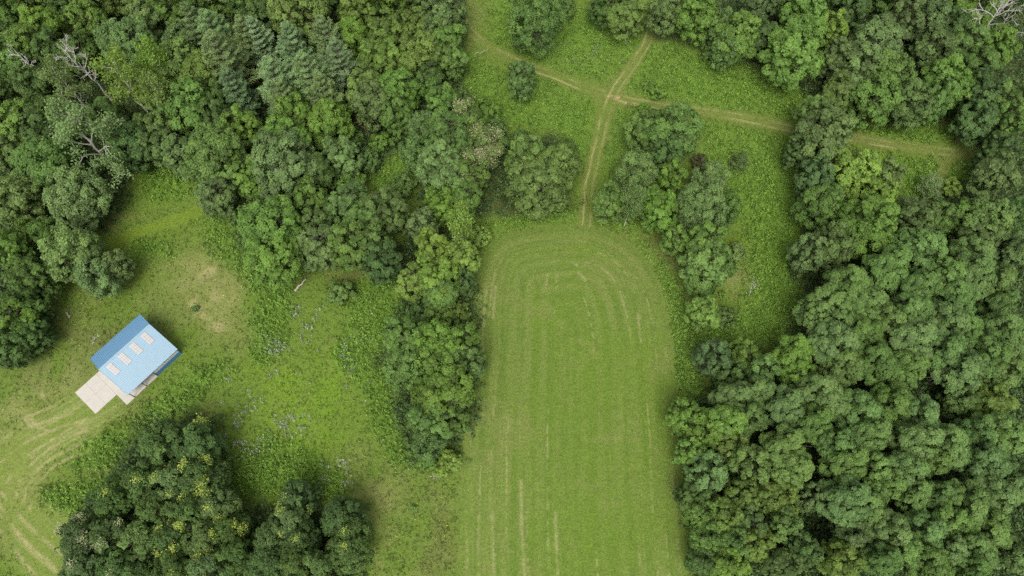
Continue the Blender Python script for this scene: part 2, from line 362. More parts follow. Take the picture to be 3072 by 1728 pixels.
def in_barn(x, y, pad=.0):
    lx = (x - O0[0]) * U[0] + (y - O0[1]) * U[1]; ly = -((x - O0[0]) * V[0] + (y - O0[1]) * V[1])
    return ((lx > -.1 - pad) & (lx < LEN + pad) & (ly > -ES - pad) & (ly < EN + pad)) | ((lx > -6.3 - pad) & (lx <= 0) & (ly > -3.1 - pad) & (ly < 3.3 + pad)) | ((lx > -1.8) & (lx <= 0) & (ly > -6.0) & (ly < 3.3))

# ---------------------------------------------------------------- leaves
def leaf_quads(cen, nrm, size, aspect, rng, along=None):
    n = len(cen); nrm = nrm / (np.linalg.norm(nrm, axis=1, keepdims=True) + 1e-9)
    rv = rng.normal(size=(n, 3)) if along is None else along
    a = rv - nrm * (rv * nrm).sum(1, keepdims=True); a /= np.linalg.norm(a, axis=1, keepdims=True) + 1e-9
    b = np.cross(nrm, a); s = (size * rng.uniform(.65, 1.3, n))[:, None]
    a = a * s * .5; b = b * s * .5 * aspect
    v = np.stack([cen - a, cen + b * 1.0 - a * .1, cen + a, cen - b * 1.0 - a * .1], 1).reshape(-1, 3)   # leaf-shaped kite
    return v, np.arange(n * 4).reshape(n, 4)
def unit(v): return v / (np.linalg.norm(v, axis=-1, keepdims=True) + 1e-9)

def leaf_material(name, trans=.5, use_obj=True):
    m, t, b = material(name, .62, .22)
    tn = nd(t, 'ShaderNodeAttribute', attribute_name='tint')
    if use_obj: base = nd(t, 'ShaderNodeObjectInfo').outputs['Color']
    else: base = nd(t, 'ShaderNodeAttribute', attribute_name='albedo').outputs['Color']
    f = mathn(t, 'ADD', mathn(t, 'MULTIPLY', tn.outputs['Fac'], .95), .52)
    vm = nd(t, 'ShaderNodeVectorMath', operation='SCALE'); t.links.new(base, vm.inputs[0]); t.links.new(f, vm.inputs['Scale'])
    c = mixc(t, mathn(t, 'MULTIPLY', mathn(t, 'SUBTRACT', tn.outputs['Fac'], .55), .5), vm.outputs[0], (.13, .16, .035))
    t.links.new(c, b.inputs['Base Color'])
    tr = nd(t, 'ShaderNodeBsdfTranslucent'); t.links.new(c, tr.inputs['Color'])
    mx = nd(t, 'ShaderNodeMixShader'); mx.inputs[0].default_value = trans
    t.links.new(b.outputs[0], mx.inputs[1]); t.links.new(tr.outputs[0], mx.inputs[2])
    t.links.new(mx.outputs[0], t.nodes['Material Output'].inputs['Surface']); return m
leaf_m = leaf_material('foliage'); weed_m = leaf_material('weed_foliage', .3, False)
def bark(name, c0, c1):
    m, t, b = material(name, .9, .1); g = nd(t, 'ShaderNodeTexCoord')
    t.links.new(mixc(t, noise(t, g.outputs['Object'], 5, 4), c0, c1), b.inputs['Base Color']); return m
bark_m = bark('bark', (.06, .05, .04), (.14, .12, .10)); pale_m = bark('weathered_wood', (.24, .22, .19), (.42, .40, .36)); red_m = bark('dead_limb_wood', (.16, .10, .06), (.30, .22, .15))
palebark_m = bark('pale_bark', (.22, .21, .17), (.42, .40, .35))

# ---------------------------------------------------------------- tree prototypes (unit: metres; crown centre at height zc)
def crown_points(rng, Rr, b, nl, lr, zmin=-.6, squash=1.0):
    k = np.arange(nl) + .5; ph = np.arccos(1 - (1 - zmin) * k / nl); th = math.pi * (1 + 5 ** .5) * k + rng.uniform(0, 6)
    d = np.stack([np.cos(th) * np.sin(ph), np.sin(th) * np.sin(ph), np.cos(ph)], 1); d = unit(d + rng.normal(size=d.shape) * .16)
    m = rng.uniform(.78, 1.10, nl)[:, None]
    c = d * m * np.array([Rr - lr * .75, Rr - lr * .75, b - lr * .75])
    return c, d
def broadleaf(seed, Rr, b, zc, H, nl=26, lrf=.36, nsub=11, nleaf=46, leaf=.40, subf=.36, rough=.3, up=.3, asp=.85, drop=0.0, inner=7, limbs=8, mat=bark_m, zmin=-.85):
    rng = np.random.default_rng(seed); lr = Rr * lrf
    c, d = crown_points(rng, Rr, b, nl, lr, zmin)
    ci, di = crown_points(rng, Rr * .55, b * .55, inner, lr); c = np.concatenate([c, ci]); d = np.concatenate([d, di])
    if drop: keep = rng.random(len(c)) > drop; c, d = c[keep], d[keep]
    lrs = lr * rng.uniform(.72, 1.2, len(c))
    sd_ = unit(rng.normal(size=(len(c), nsub, 3)) + d[:, None, :] * .9 + np.array((0, 0, up)))
    sc = c[:, None, :] + sd_ * lrs[:, None, None] * .78 * np.array((1, 1, .85)); sr = lrs[:, None] * subf * rng.uniform(.7, 1.25, (len(c), nsub))
    st = np.clip(.5 + rng.normal(size=(len(c), nsub)) * .17 + rng.normal(size=(len(c), 1)) * .13, 0, 1)
    ld = unit(rng.normal(size=(len(c), nsub, nleaf, 3)) + sd_[:, :, None, :] * .75 + np.array((0, 0, up * .8)))
    lc = sc[:, :, None, :] + ld * sr[:, :, None, None] * rng.uniform(.55, 1.12, (len(c), nsub, nleaf))[..., None]
    ln = ld * .55 + sd_[:, :, None, :] * .35 + np.array((0, 0, up)) + rng.normal(size=ld.shape) * rough
    tint = np.clip(st[:, :, None] + rng.normal(size=lc.shape[:3]) * .11, 0, 1).ravel()
    lc = lc.reshape(-1, 3); ln = ln.reshape(-1, 3); lc[:, 2] += zc
    ok = lc[:, 2] > .2; lc, ln, tint = lc[ok], ln[ok], tint[ok]
    v, f = leaf_quads(lc, ln, leaf, asp, rng)
    cm = mesh_np('crown', v, f, leaf_m, attrs={'tint': ('FLOAT', np.repeat(tint, 4))})
    tb = MB(); r0 = .019 * H
    top = zc + b * .35; lean = rng.normal(size=2) * .03 * H
    P = [np.array((lean[0] * q ** 2, lean[1] * q ** 2, top * q)) for q in np.linspace(0, 1, 7)]
    tb.tube(P, [r0 * (1.25 if i == 0 else 1 - .8 * i / 6) for i in range(7)], 6)
    for i in rng.choice(len(c), min(limbs, len(c)), replace=False):
        q = rng.uniform(.35, .85); s0 = np.array((lean[0]*q*q, lean[1]*q*q, top*q)); e0 = c[i] + (0, 0, zc)
        mid = s0 * .5 + e0 * .5 + (0, 0, .08 * Rr) + rng.normal(size=3) * .12 * Rr
        tb.tube([s0, mid, e0], [r0 * .42, r0 * .28, r0 * .1], 6)
        for _ in range(2): tb.tube([mid, mid * .4 + e0 * .6 + rng.normal(size=3) * .2 * Rr, e0 + rng.normal(size=3) * .3 * Rr], [r0*.22, r0*.14, r0*.05], 6)
    return dict(crown=cm, trunk=tb.mesh('trunk', mat), R=Rr, zc=zc, H=H, lobes=c + np.array((0, 0, zc)), lr=lr, b=b)

def pine(seed, Rr, H, leaf=.60, whorls=10, nb=6, step=.36, z0=.16, power=2.0):
    """a conifer of whorled branches; each branch is a plume of upswept needle tufts"""
    rng = np.random.default_rng(seed); tb = MB(); L, Nn, Al, Tt = [], [], [], []
    tb.tube([(0, 0, 0), (0, 0, H * .5), (0, 0, H * .97)], [.018 * H, .012 * H, .004 * H], 6)
    for wi in range(whorls):
        q = wi / (whorls - .6); z = H * (z0 + (1 - z0) * q * .96); rad = Rr * max(.16, 1 - q ** power)
        ph = rng.uniform(0, 6)
        for k in range(nb):
            an = ph + 6.283 * k / nb + rng.normal() * .22; ln = rad * rng.uniform(.7, 1.18); rise = .16 + .75 * q
            dirv = np.array((math.cos(an), math.sin(an), rise)); base = np.array((0, 0, z)); side = np.array((-math.sin(an), math.cos(an), 0))
            tb.tube([base, base + dirv * ln * .5, base + dirv * ln * .95], [.06, .04, .012], 6)
            bt = rng.normal() * .14; nt_ = max(3, int(ln / step))
            for j in range(nt_):
                f_ = .22 + .78 * (j + .6) / nt_; spread = ln * .36 * (1.15 - f_ * .8)
                for s_ in (-1, -.4, .4, 1):
                    c0 = base + dirv * ln * f_ + side * s_ * spread * rng.uniform(.6, 1.1) + np.array((0, 0, .12)) * rng.normal()
                    for _ in range(7):
                        dd = unit(dirv * .75 + side * s_ * .5 + np.array((0, 0, .6)) + rng.normal(size=3) * .38)
                        L.append(c0 + dd * leaf * .4); Al.append(dd); Nn.append(np.array((0, 0, 1.0)) + rng.normal(size=3) * .5); Tt.append(.5 + bt + rng.normal() * .14)
    L, Nn, Al = np.array(L), np.array(Nn), np.array(Al)
    v, f = leaf_quads(L, Nn, leaf, .30, rng, Al)
    return dict(crown=mesh_np('crown', v, f, leaf_m, attrs={'tint': ('FLOAT', np.repeat(np.clip(Tt, 0, 1), 4))}), trunk=tb.mesh('trunk', bark_m), R=Rr, zc=H * .55, H=H, b=H * .45)

def skeleton(seed, H, spread, levels=4, r0=None, up=.5, nmain=9, start=.3):
    """a bare branching frame; returns MB and the twig tips"""
    rng = np.random.default_rng(seed); tb = MB(); tips = []; r0 = r0 or .022 * H
    lean = rng.normal(size=2) * .04 * H
    stem = [np.array((lean[0]*q*q + rng.normal()*.02*H*q, lean[1]*q*q + rng.normal()*.02*H*q, H * q)) for q in np.linspace(0, 1, 9)]
    tb.tube(stem, [r0 * (1 - .85 * i / 8) for i in range(9)], 6)
    def grow(p, d, ln, r, lv):
        pts = [p]; dd = d
        for i in range(3): dd = unit(dd + rng.normal(size=3) * .22 + np.array((0, 0, .05))); pts.append(pts[-1] + dd * ln / 3)
        tb.tube(pts, [r, r * .8, r * .6, r * .35], 6)
        tips.append((pts[-1], dd)); tips.append((pts[-2], dd))
        if lv > 0:
            for k in range(rng.integers(2, 5)):
                q = rng.uniform(.3, 1); j = min(2, int(q * 3)); s0 = pts[j] + (pts[j+1] - pts[j]) * (q * 3 - j)
                grow(s0, unit(dd + rng.normal(size=3) * .75), ln * rng.uniform(.4, .65), max(r * .5, .03), lv - 1)
    for k in range(nmain):
        q = start + (1 - start) * (k + rng.random() * .8) / nmain; q = min(q, .99); i = min(7, int(q * 8)); p = stem[i] + (stem[i+1] - stem[i]) * (q * 8 - i)
        an = k * 2.4 + rng.normal() * .3
        grow(p, unit(np.array((math.cos(an), math.sin(an), up + q * .5))), spread * (1.15 - q * .55) * rng.uniform(.7, 1.1), r0 * .5 * (1.15 - q * .7), levels - 2)
    return tb, tips, rng
def sparse(seed, Rr, H, n=13, leaf=.40):
    tb, tips, rng = skeleton(seed, H, Rr * 1.0, 4, nmain=14, start=.25, r0=.019 * H)
    c = np.array([p for p, _ in tips]); d = np.array([q for _, q in tips])
    lc = (c[:, None, :] + rng.normal(size=(len(c), n, 3)) * .42).reshape(-1, 3); ln = rng.normal(size=lc.shape) * .6 + np.array((0, 0, .9))
    v, f = leaf_quads(lc, ln, leaf, .6, rng); tint = np.clip(.55 + rng.normal(size=len(lc)) * .22, 0, 1)
    return dict(crown=mesh_np('crown', v, f, leaf_m, attrs={'tint': ('FLOAT', np.repeat(tint, 4))}), trunk=tb.mesh('trunk', palebark_m), R=Rr * 1.1, zc=H * .68, H=H, b=H * .36)
def pods(p, seed, n=16, zlim=.0, rad=.28, per=9, leaf=.25):
    """clusters of pale flowers or pods on the outermost leaf clumps"""
    rng = np.random.default_rng(seed); lb = p['lobes']; top = lb[lb[:, 2] > p['zc'] + zlim * p['b']]
    hot = top[rng.integers(len(top), size=max(2, n // 9))]
    src = hot[rng.integers(len(hot), size=n)]; cc = np.array((0, 0, p['zc']))
    d = unit(src - cc + rng.normal(size=src.shape) * 1.2 + np.array((0, 0, 1.0))); pos = src + d * p['lr'] * .98
    lc = (pos[:, None, :] + rng.normal(size=(n, per, 3)) * rad * np.array((1, 1, .5))).reshape(-1, 3)
    v, f = leaf_quads(lc, rng.normal(size=lc.shape) * .5 + np.array((0, 0, .9)), leaf, .8, rng)
    return mesh_np('flower_clusters', v, f, leaf_m, attrs={'tint': ('FLOAT', np.repeat(np.clip(.5 + rng.normal(size=len(lc)) * .15, 0, 1), 4))})

PR = {}
PR['O'] = [broadleaf(s, Rr, b, zc, H, nl=nl, lrf=lf, nsub=ns, nleaf=46, leaf=.38, limbs=9) for s, Rr, b, zc, H, nl, lf, ns in (
    (11, 3.2, 5.4, 6.2, 11.6, 24, .40, 10), (12, 3.2, 5.2, 6.2, 11.4, 28, .36, 9), (13, 4.4, 6.4, 7.4, 13.8, 34, .34, 11), (14, 4.4, 6.6, 7.4, 14, 29, .38, 12), (15, 5.8, 7.3, 8.5, 15.8, 46, .29, 12), (16, 5.8, 7.4, 8.4, 15.8, 38, .33, 13))]
PR['L'] = [broadleaf(s, Rr, b, zc, H, nl=nl, lrf=lf, nsub=12, nleaf=50, leaf=.38, subf=.36, rough=.22, up=.45, asp=.65, limbs=9, zmin=-.55) for s, Rr, b, zc, H, nl, lf in (
    (21, 3.4, 5.4, 9.6, 15, 20, .40), (22, 4.2, 5.8, 9.8, 15.6, 28, .34), (23, 4.2, 6.0, 10, 16, 24, .37), (24, 5.0, 6.0, 10, 16, 34, .31))]
PR['K'] = [broadleaf(s, Rr, b, zc, H, nl=nl, lrf=lf, nsub=14, nleaf=40, leaf=.30, subf=.34, rough=.35, up=.35, limbs=8) for s, Rr, b, zc, H, nl, lf in (
    (31, 3.6, 5.4, 6.3, 11.8, 22, .44), (32, 3.6, 5.4, 6.3, 11.8, 26, .38), (33, 4.4, 6.0, 7.0, 13, 28, .38))]
PR['W'] = [broadleaf(s, Rr, b, zc, H, nl=nl, lrf=.34, nsub=12, nleaf=46, leaf=.37, asp=.55, rough=.45, up=.4, subf=.42, limbs=14, drop=.12, inner=5) for s, Rr, b, zc, H, nl in (
    (41, 3.4, 4.9, 5.9, 10.8, 30), (42, 5.0, 6.2, 7.2, 13.4, 42))]
PR['B'] = [broadleaf(s, Rr, b, zc, H, nl=nl, lrf=.42, nsub=8, nleaf=34, leaf=.30, limbs=5, inner=4) for s, Rr, b, zc, H, nl in (
    (51, 1.5, 1.4, 1.7, 3.1, 11), (52, 2.4, 2.0, 2.3, 4.3, 16), (53, 2.4, 2.2, 2.4, 4.6, 13))]
PR['P'] = [pine(61, 3.2, 15), pine(62, 4.0, 16.5), pine(63, 3.6, 14.5)]
PR['C'] = [pine(65, 1.9, 5.2, .40, 11, 8, .25, .03, 1.1)]
PR['S'] = [sparse(71, 4.0, 14), sparse(72, 5.2, 16, 15), sparse(73, 3.2, 11)]
PR['T'] = PR['S'][:2]
PODS = [(p, [pods(p, 300 + 7 * i + j, n=(22, 60, 9)[j]) for j in range(3)]) for i, p in enumerate(PR['K'])]
CREAM = [pods(p, 500 + i, n=150, zlim=-.15, rad=.55, per=16, leaf=.24) for i, p in enumerate(PR['O'])]

TONE = dict(d=('dark green', (.082, .146, .036)), m=('mid green', (.114, .198, .047)), b=('bright green', (.130, .228, .040)), p=('pale green', (.155, .232, .072)), o=('olive green', (.132, .205, .044)),
            y=('yellow green', (.185, .290, .052)), g=('grey green', (.118, .182, .054)), u=('bluish green', (.092, .156, .046)), s=('silvery green', (.170, .256, .084)), l=('fresh green', (.132, .220, .060)), r=('reddish brown', (.095, .100, .048)))
FORM = dict(O=('broadleaf_tree', 'round tree', 'tree'), L=('broadleaf_tree', 'tall lobed tree', 'tree'), K=('broadleaf_tree', 'domed tree', 'tree'), W=('broadleaf_tree', 'feathery tree', 'tree'), B=('shrub', 'bush', 'shrub'),
            P=('pine_tree', 'pine', 'pine tree'), C=('spruce_tree', 'spruce', 'spruce'), S=('broadleaf_tree', 'thin half bare tree', 'tree'), T=('shrub', 'half bare bush', 'shrub'), D=('dead_tree', 'bare dead tree', 'dead tree'))
# every tree: crop corner in the photo, then x y radius form tone in that crop's enlarged pixels (x 2.5156)
TREES = {
 (0, 0): """-20 -40 150 O m;240 -60 150 O o;480 -60 150 O d;700 -50 140 O m;930 -60 150 O o;1190 -50 150 O m;1420 -70 150 O d;1640 -60 140 O o;1840 -70 150 O m;-60 330 130 O d;-60 700 120 O m;-50 1010 130 O b;350 230 135 O b;690 180 130 O o;1120 180 110 O p;1290 70 130 O m;980 350 195 O l;1390 340 120 W p;1500 230 125 P g;1640 280 140 P s;1700 470 175 P p;1880 300 115 P p;1380 500 155 O o;1560 580 155 O o;1180 520 110 S y;110 450 150 O m;
250 350 150 O o;420 400 115 O d;510 650 140 S p;960 640 170 S y;650 1040 235 S p;280 650 130 O d;370 860 120 O d;170 970 170 O b;350 1050 140 O d;80 1130 140 O g;370 1260 195 O m;830 900 130 O d;1000 1110 150 O d;830 1210 85 B d;
1240 770 120 S o;1450 820 175 O m;1200 960 115 O p;1250 1110 125 O g;1400 1190 130 O g;1640 1200 225 O l;1620 760 125 O d;1790 700 135 P g;1850 1000 135 O b;1660 930 120 O d;1890 1330 135 O b;620 420 110 O d""",
 (768, 0): """130 -50 130 O d;560 -40 130 O d;800 -70 140 O o;1060 -30 120 O b;1260 -60 150 O g;70 90 120 O u;340 110 205 O o;770 90 135 O o;1410 110 170 O g;30 310 110 P s;290 360 120 P s;545 320 135 P s;740 290 125 O b;640 490 140 P p;1010 260 130 O o;980 440 145 O o;1230 220 110 O o;1250 430 145 O o;1440 300 120 O b;
1460 450 110 O m;1310 620 95 O d;170 630 150 P s;420 610 160 P s;530 740 140 P p;240 780 130 P p;830 670 130 O o;1080 690 145 O b;870 800 140 O g;1060 890 120 O m;310 870 140 O b;560 930 155 O b;250 1080 170 O b;660 1190 120 O l;
940 1075 85 B b;740 1040 70 B m;850 1210 95 B m;220 1260 230 O p;480 1300 110 O d;730 1370 105 B b;1400 780 115 O m;1530 760 95 B m;1700 870 120 B b;1790 960 90 B m;1270 980 125 W l;1430 1010 140 O m;1600 940 125 O c;1740 1110 120 O c;
1500 1140 135 O m;1210 1160 115 W l;1400 1290 175 O l;1640 1310 120 O c;1900 1090 65 B b;1100 1400 95 B m""",
 (1536, 0): """170 160 205 W m;690 70 95 O d;860 120 130 O o;1150 110 125 O g;1390 140 145 O b;1540 200 110 O m;1690 290 150 O b;1490 400 65 B m;1610 380 105 O m;1880 280 100 O d;70 610 100 O m;1100 690 58 B b;1030 640 42 B b;990 840 60 B b;
980 990 115 O m;1200 1000 180 O m;1150 1190 120 O d;1420 1230 70 B r;1730 1200 75 C g;110 1220 150 O o;330 1270 160 O o;190 1420 185 O g;80 1030 60 B m;930 1330 160 W p;1190 1360 105 O b;1480 1370 130 W p;380 60 90 B m""",
 (2304, 0): """-60 20 120 O g;160 -40 140 O m;460 -60 140 O d;700 -70 130 O b;900 -60 130 O m;1160 -60 150 O g;1400 -40 140 O m;1640 -50 140 O b;1860 -60 130 O d;260 170 165 O b;180 440 195 O b;450 260 115 O y;600 80 130 O d;1000 200 130 O g;1190 170 150 O g;1220 400 135 O g;800 370 180 O p;1000 400 70 B b;540 470 130 O g;650 560 150 O p;890 580 150 O l;540 715 125 O g;770 755 165 O m;
1320 640 165 O b;1060 805 140 O g;1240 770 120 O m;1380 210 110 O d;1540 80 130 O b;1480 340 105 L l;1690 390 120 L b;1570 520 125 L m;1610 740 140 O u;1790 780 140 O l;1560 920 130 O u;1760 950 120 O m;330 870 105 O l;400 1050 190 O g;
240 1140 110 O d;640 1315 165 O y;330 1370 130 O u;860 1370 120 O p;1720 1160 120 O d;1700 1330 130 O g;1220 1400 110 T p;1380 1420 75 B y""",
 (0, 576): """110 70 160 O p;600 60 200 W s;90 450 135 O b;250 320 90 W o;370 320 105 W m;560 470 185 W s;760 640 140 W s;890 560 100 W p;270 640 140 O d;230 840 110 O d;110 1000 150 O b;250 1080 100 O d;60 1170 130 O d;1640 40 115 O g;
1470 880 26 B m""",
 (768, 576): """120 270 220 O b;150 500 190 O b;470 430 140 O g;470 260 110 O g;420 70 120 O b;710 110 135 O m;860 210 140 O m;1000 160 150 O g;720 420 150 O o;900 410 120 O l;960 540 140 O d;1260 270 110 O p;1410 110 115 O b;1570 60 110 O m;
1550 270 110 S y;1690 330 80 B y;1340 450 130 O y;1370 640 150 O y;1180 690 105 O y;1390 770 105 O l;1570 510 110 O y;1590 700 80 O d;1250 900 105 B m;1400 910 110 B y;1530 910 85 B o;1130 1110 150 O m;1340 1160 180 O b;1570 1150 130 O b;
1150 1310 160 O m;1380 1340 200 O b;1610 1310 120 O m;640 760 100 B o""",
 (1536, 576): """740 80 120 O m;900 80 105 S p;1110 140 130 O b;1410 130 180 W p;1590 140 110 W m;1220 380 95 O b;1450 400 140 O b;1450 560 165 O l;1700 450 70 B p;1630 560 75 B m;1430 690 115 B m;1440 920 110 O y;1600 940 85 B o;1500 1260 125 O u;
1740 1240 105 O b;1860 1360 115 O l;1620 1390 100 O d;1590 770 28 B b""",
 (2304, 576): """400 110 160 O m;720 270 195 O b;840 60 110 O y;470 420 155 O g;280 480 125 O g;1060 90 80 T p;1090 230 130 O g;1290 210 100 O m;1450 190 110 O b;1620 220 165 O l;1830 190 130 P m;1860 440 125 O g;1570 370 120 O g;1100 450 165 L l;
880 590 165 L l;1500 490 125 L l;590 750 165 L l;430 900 170 L l;700 870 130 L m;1090 740 130 L m;1300 660 150 L l;1500 650 150 L l;1370 830 145 L m;1690 690 140 L l;1720 860 120 L m;1040 910 130 L l;860 990 130 L l;670 1080 140 L m;
480 1150 140 L l;1050 1140 155 L l;1290 1010 145 L l;1460 1080 120 L m;1300 1200 130 L m;1740 1080 155 L l;1620 1240 150 L l;180 1230 140 L b;790 1290 145 L m;560 1310 140 L l;1000 1340 130 L m;1420 1350 150 L l;1750 1330 140 L l;210 1380 110 L b""",
 (0, 1152): """1280 470 170 K d;1510 470 165 K d;1540 720 165 K d;1130 740 150 K d;1320 760 145 K g;900 870 150 K d;1230 950 160 K d;1450 960 150 K d;1650 930 135 K g;650 1150 145 K u;890 1150 155 K d;1110 1180 150 K g;1340 1170 150 K d;1560 1170 145 K g;
1760 1110 135 K d;690 1340 150 K u;930 1370 145 K d;1350 1400 145 K d;1590 1390 150 K g;1810 1310 140 K d""",
 (768, 1152): """330 860 125 K u;270 1040 140 K u;660 1000 140 K d;150 1170 140 K u;340 1190 130 K d;740 1120 125 K d;330 1330 150 K d;710 1270 140 K d;120 1350 140 K u;490 1400 140 K m;1430 60 200 O b;1330 280 140 O m;1500 290 110 O m;1300 450 120 W l;
1470 580 75 B y;1290 590 60 B b;1390 640 60 B y;1190 940 26 B y""",
 (1536, 1152): """1300 250 125 O b;1610 290 125 L b;1410 400 130 O b;1330 520 105 O b;1660 120 115 L l;1840 60 110 L l;1760 270 120 L m;1640 480 130 O o;1770 620 150 O o;1450 680 145 O l;1370 830 120 O d;1700 830 120 O o;1440 990 120 O m;1590 1010 130 O o;
1760 1030 125 O g;1870 860 110 O o;1480 1150 125 O m;1660 1190 120 O m;1820 1200 120 O o;1440 1330 110 O d;1620 1340 130 O b""",
 (2304, 1152): """110 180 150 L l;380 90 150 L l;330 300 130 L m;650 210 155 L l;900 150 130 L m;1120 240 145 L l;110 480 150 L l;160 640 140 L l;500 470 130 L m;730 390 145 L l;1100 440 145 L l;1320 470 130 L l;570 600 130 L m;760 620 120 L l;
1000 650 140 L l;1190 580 110 L m;570 880 150 L l;720 930 115 L l;850 760 110 L m;1080 830 125 L l;1250 860 120 L m;1450 910 145 L l;1650 840 135 L l;1730 390 150 L l;1520 390 110 L m;1600 600 145 L l;1850 740 125 L l;1330 1040 135 L m;
1600 1080 150 L l;1160 1100 130 L l;890 1110 135 L l;980 1240 130 L l;1330 1240 140 L l;1510 1240 140 L l;1180 1350 130 L m;840 1320 115 L m;1500 1410 130 L m;80 870 130 O o;280 860 100 O g;110 1060 115 O m;250 1250 120 O u;620 1130 115 O g;
520 1330 140 O o;130 1390 130 O u;1440 120 105 O g;1660 140 130 O o;1830 1280 140 O g""",
}
DEAD = [  # photo x, y of the middle of the bare crown, height, spread, seed, main limbs, label
    (245, 190, 17.5, 3.6, 5, 9, 'bare white dead tree with tangled limbs among the upper left wood'),
    (85, 195, 16.5, 2.4, 9, 6, 'bare white dead tree near the left edge, thinnest of the upper left pair'),
    (382, 385, 13, 1.7, 14, 5, 'slim grey dead snag above the upper left clearing'),
    (148, 350, 10, 1.2, 17, 4, 'slim dark dead snag leaning in shade left of the big half bare tree'),
    (2990, 45, 18.5, 6.0, 23, 11, 'large bare white dead tree in the top right corner'),
    (1890, 55, 10, 2.0, 29, 6, 'small bare grey tree at the top edge above the track crossing'),
]
rng = random.Random(4)
S = 2.5156
things = []
def place(px, py, rpx, form, tone):
    cream = tone == 'c'
    protos = PR[form]
    z0 = 9 if form not in 'BT' else 2
    Rm = rpx * scale_at(px, py, z0) * (rng.uniform(.88, 1.12) if form == 'L' else 1)
    cand = sorted(range(len(protos)), key=lambda i: abs(math.log(protos[i]['R'] / Rm)) + rng.random() * .35)
    i = cand[0]; p = protos[i]; s = Rm / p['R'] * (1.11 if form in 'OLK' else 1.07)
    Ht = {'O': 6.3 + 1.75 * Rm, 'K': 6 + 1.6 * Rm, 'L': 9.5 + 1.35 * Rm, 'W': 5 + 1.8 * Rm, 'P': 9 + 1.9 * Rm, 'S': 9.5 + 1.7 * Rm, 'T': 1.5 * Rm, 'B': 1.85 * Rm, 'C': 2.5 * Rm}[form] * rng.uniform(.95, 1.06)
    sz = Ht / p['H']; x, y = at(px, py, p['zc'] * sz)
    nm, word, cat = FORM[form]
    e = link(nm, None, loc=(x, y, 0)); e.rotation_euler[2] = rng.uniform(0, 6.28); e.scale = (s * rng.uniform(.95, 1.05), s * rng.uniform(.95, 1.05), sz)
    tr = link('trunk', p['trunk'], e); cr = link('crown', p['crown'], e)
    tw, tc = TONE['o' if cream else tone]; j = [rng.uniform(.88, 1.12) for _ in range(2)]
    if form == 'P': tc = (tc[0] * 1.22, tc[1] * 1.2, tc[2] * 1.55)
    cr.color = (tc[0] * j[0] * rng.uniform(.94, 1.06), tc[1] * j[0], tc[2] * j[0] * rng.uniform(.85, 1.15), 1)
    extra = ''
    if cream:
        f = link('blossom', CREAM[i], e); f['kind'] = 'stuff'; f.color = (.33, .34, .17, 1); extra = 'cream flowered '
    if form == 'K' and tone in 'dgu':
        k = rng.choice((0, 0, 0, 1, 1, 2, 2))
        f = link('seed_pods', PODS[i][1][k], e); f['kind'] = 'stuff'; pale = px < 380 and py > 1550
        f.color = (.36, .38, .20, 1) if pale else (.34, .41, .08, 1); extra = 'yellow podded ' if not pale else 'cream podded '
    size = ('small ' if rpx * S < 95 else 'large ' if rpx * S > 172 else '')
    g = 'shrubs in the meadow and wood edge' if form in 'BT' else 'pines of the upper left wood' if form == 'P' and px < 1536 else \
        'tall trees of the right hand wood' if form == 'L' else 'dark trees at the lower left' if form == 'K' else 'trees of the woods and clearings'
    things.append(dict(o=e, x=px, y=py, kind=(size + ('' if cream else tw + ' ') + extra + word).strip(), cat=cat, group=g))
for (ox, oy), txt in TREES.items():
    for it in txt.replace('\n', '').split(';'):
        q = it.split(); place(ox + float(q[0]) / S, oy + float(q[1]) / S, float(q[2]) / S, q[3], q[4])
for px, py, Hh, sprd, sd, nm_, lab in DEAD:
    tb, tips, _ = skeleton(sd, Hh, sprd, 5, nmain=nm_, start=.42, r0=.015 * Hh)
    x, y = at(px, py, Hh * .72); e = link('dead_tree', None, loc=(x, y, 0))
    link('trunk', tb.mesh('trunk', pale_m if 'white' in lab else palebark_m), e); tag(e, lab, 'dead tree', 'dead trees in the woods')

# labels: kind of tree, then the nearest landmark that singles it out
MARKS = [('the blue barn', 405, 1070), ('the concrete apron', 290, 1170), ('the track crossing', 1838, 290), ('the small dark spruce', 2224, 477), ('the white dead tree in the top right', 2960, 90), ('the white log', 903, 858), ('the tangled white dead tree', 245, 190),
         ('the big half bare tree', 258, 413), ('the silvery pine pair', 885, 250), ('the yellow tree by the field', 1310, 830), ('the round end of the field', 1710, 690), ('the fork in the right track', 2820, 465), ('the upper left clearing', 480, 560), ('the bare bush', 2257, 870),
         ('the feathery tree on the track', 1603, 63), ('the cream flowered tree', 1420, 400), ('the olive tree by the field track', 1620, 530), ('the big tree at the field left side', 1300, 1080), ('the lavender flower patch', 735, 1340), ('the silvery tree by the barn', 235, 775), ('the fallen red limb', 1082, 385),
         ('the reddish bush', 2100, 489), ('the bright bush right of the field', 2108, 942), ('the top left corner', 0, 0), ('the bottom left corner', 0, 1728), ('the bottom right corner', 3072, 1728), ('the middle of the right edge', 3072, 864), ('the middle of the top edge', 1536, 0), ('the middle of the left edge', 0, 864),
         ('the right hand wood tip', 2620, 730), ('the gap in the right wood', 2950, 1200), ('the field right edge', 2030, 1250), ('the foot of the field', 1720, 1728), ('the top of the field track', 1940, 80), ('the gap beside the dead snag', 382, 385)]
WAY = ['right of', 'upper right of', 'above', 'upper left of', 'left of', 'lower left of', 'below', 'lower right of']
RANK = ['nearest', 'second', 'third', 'fourth', 'fifth', 'sixth', 'seventh', 'eighth', 'ninth']
opts = []
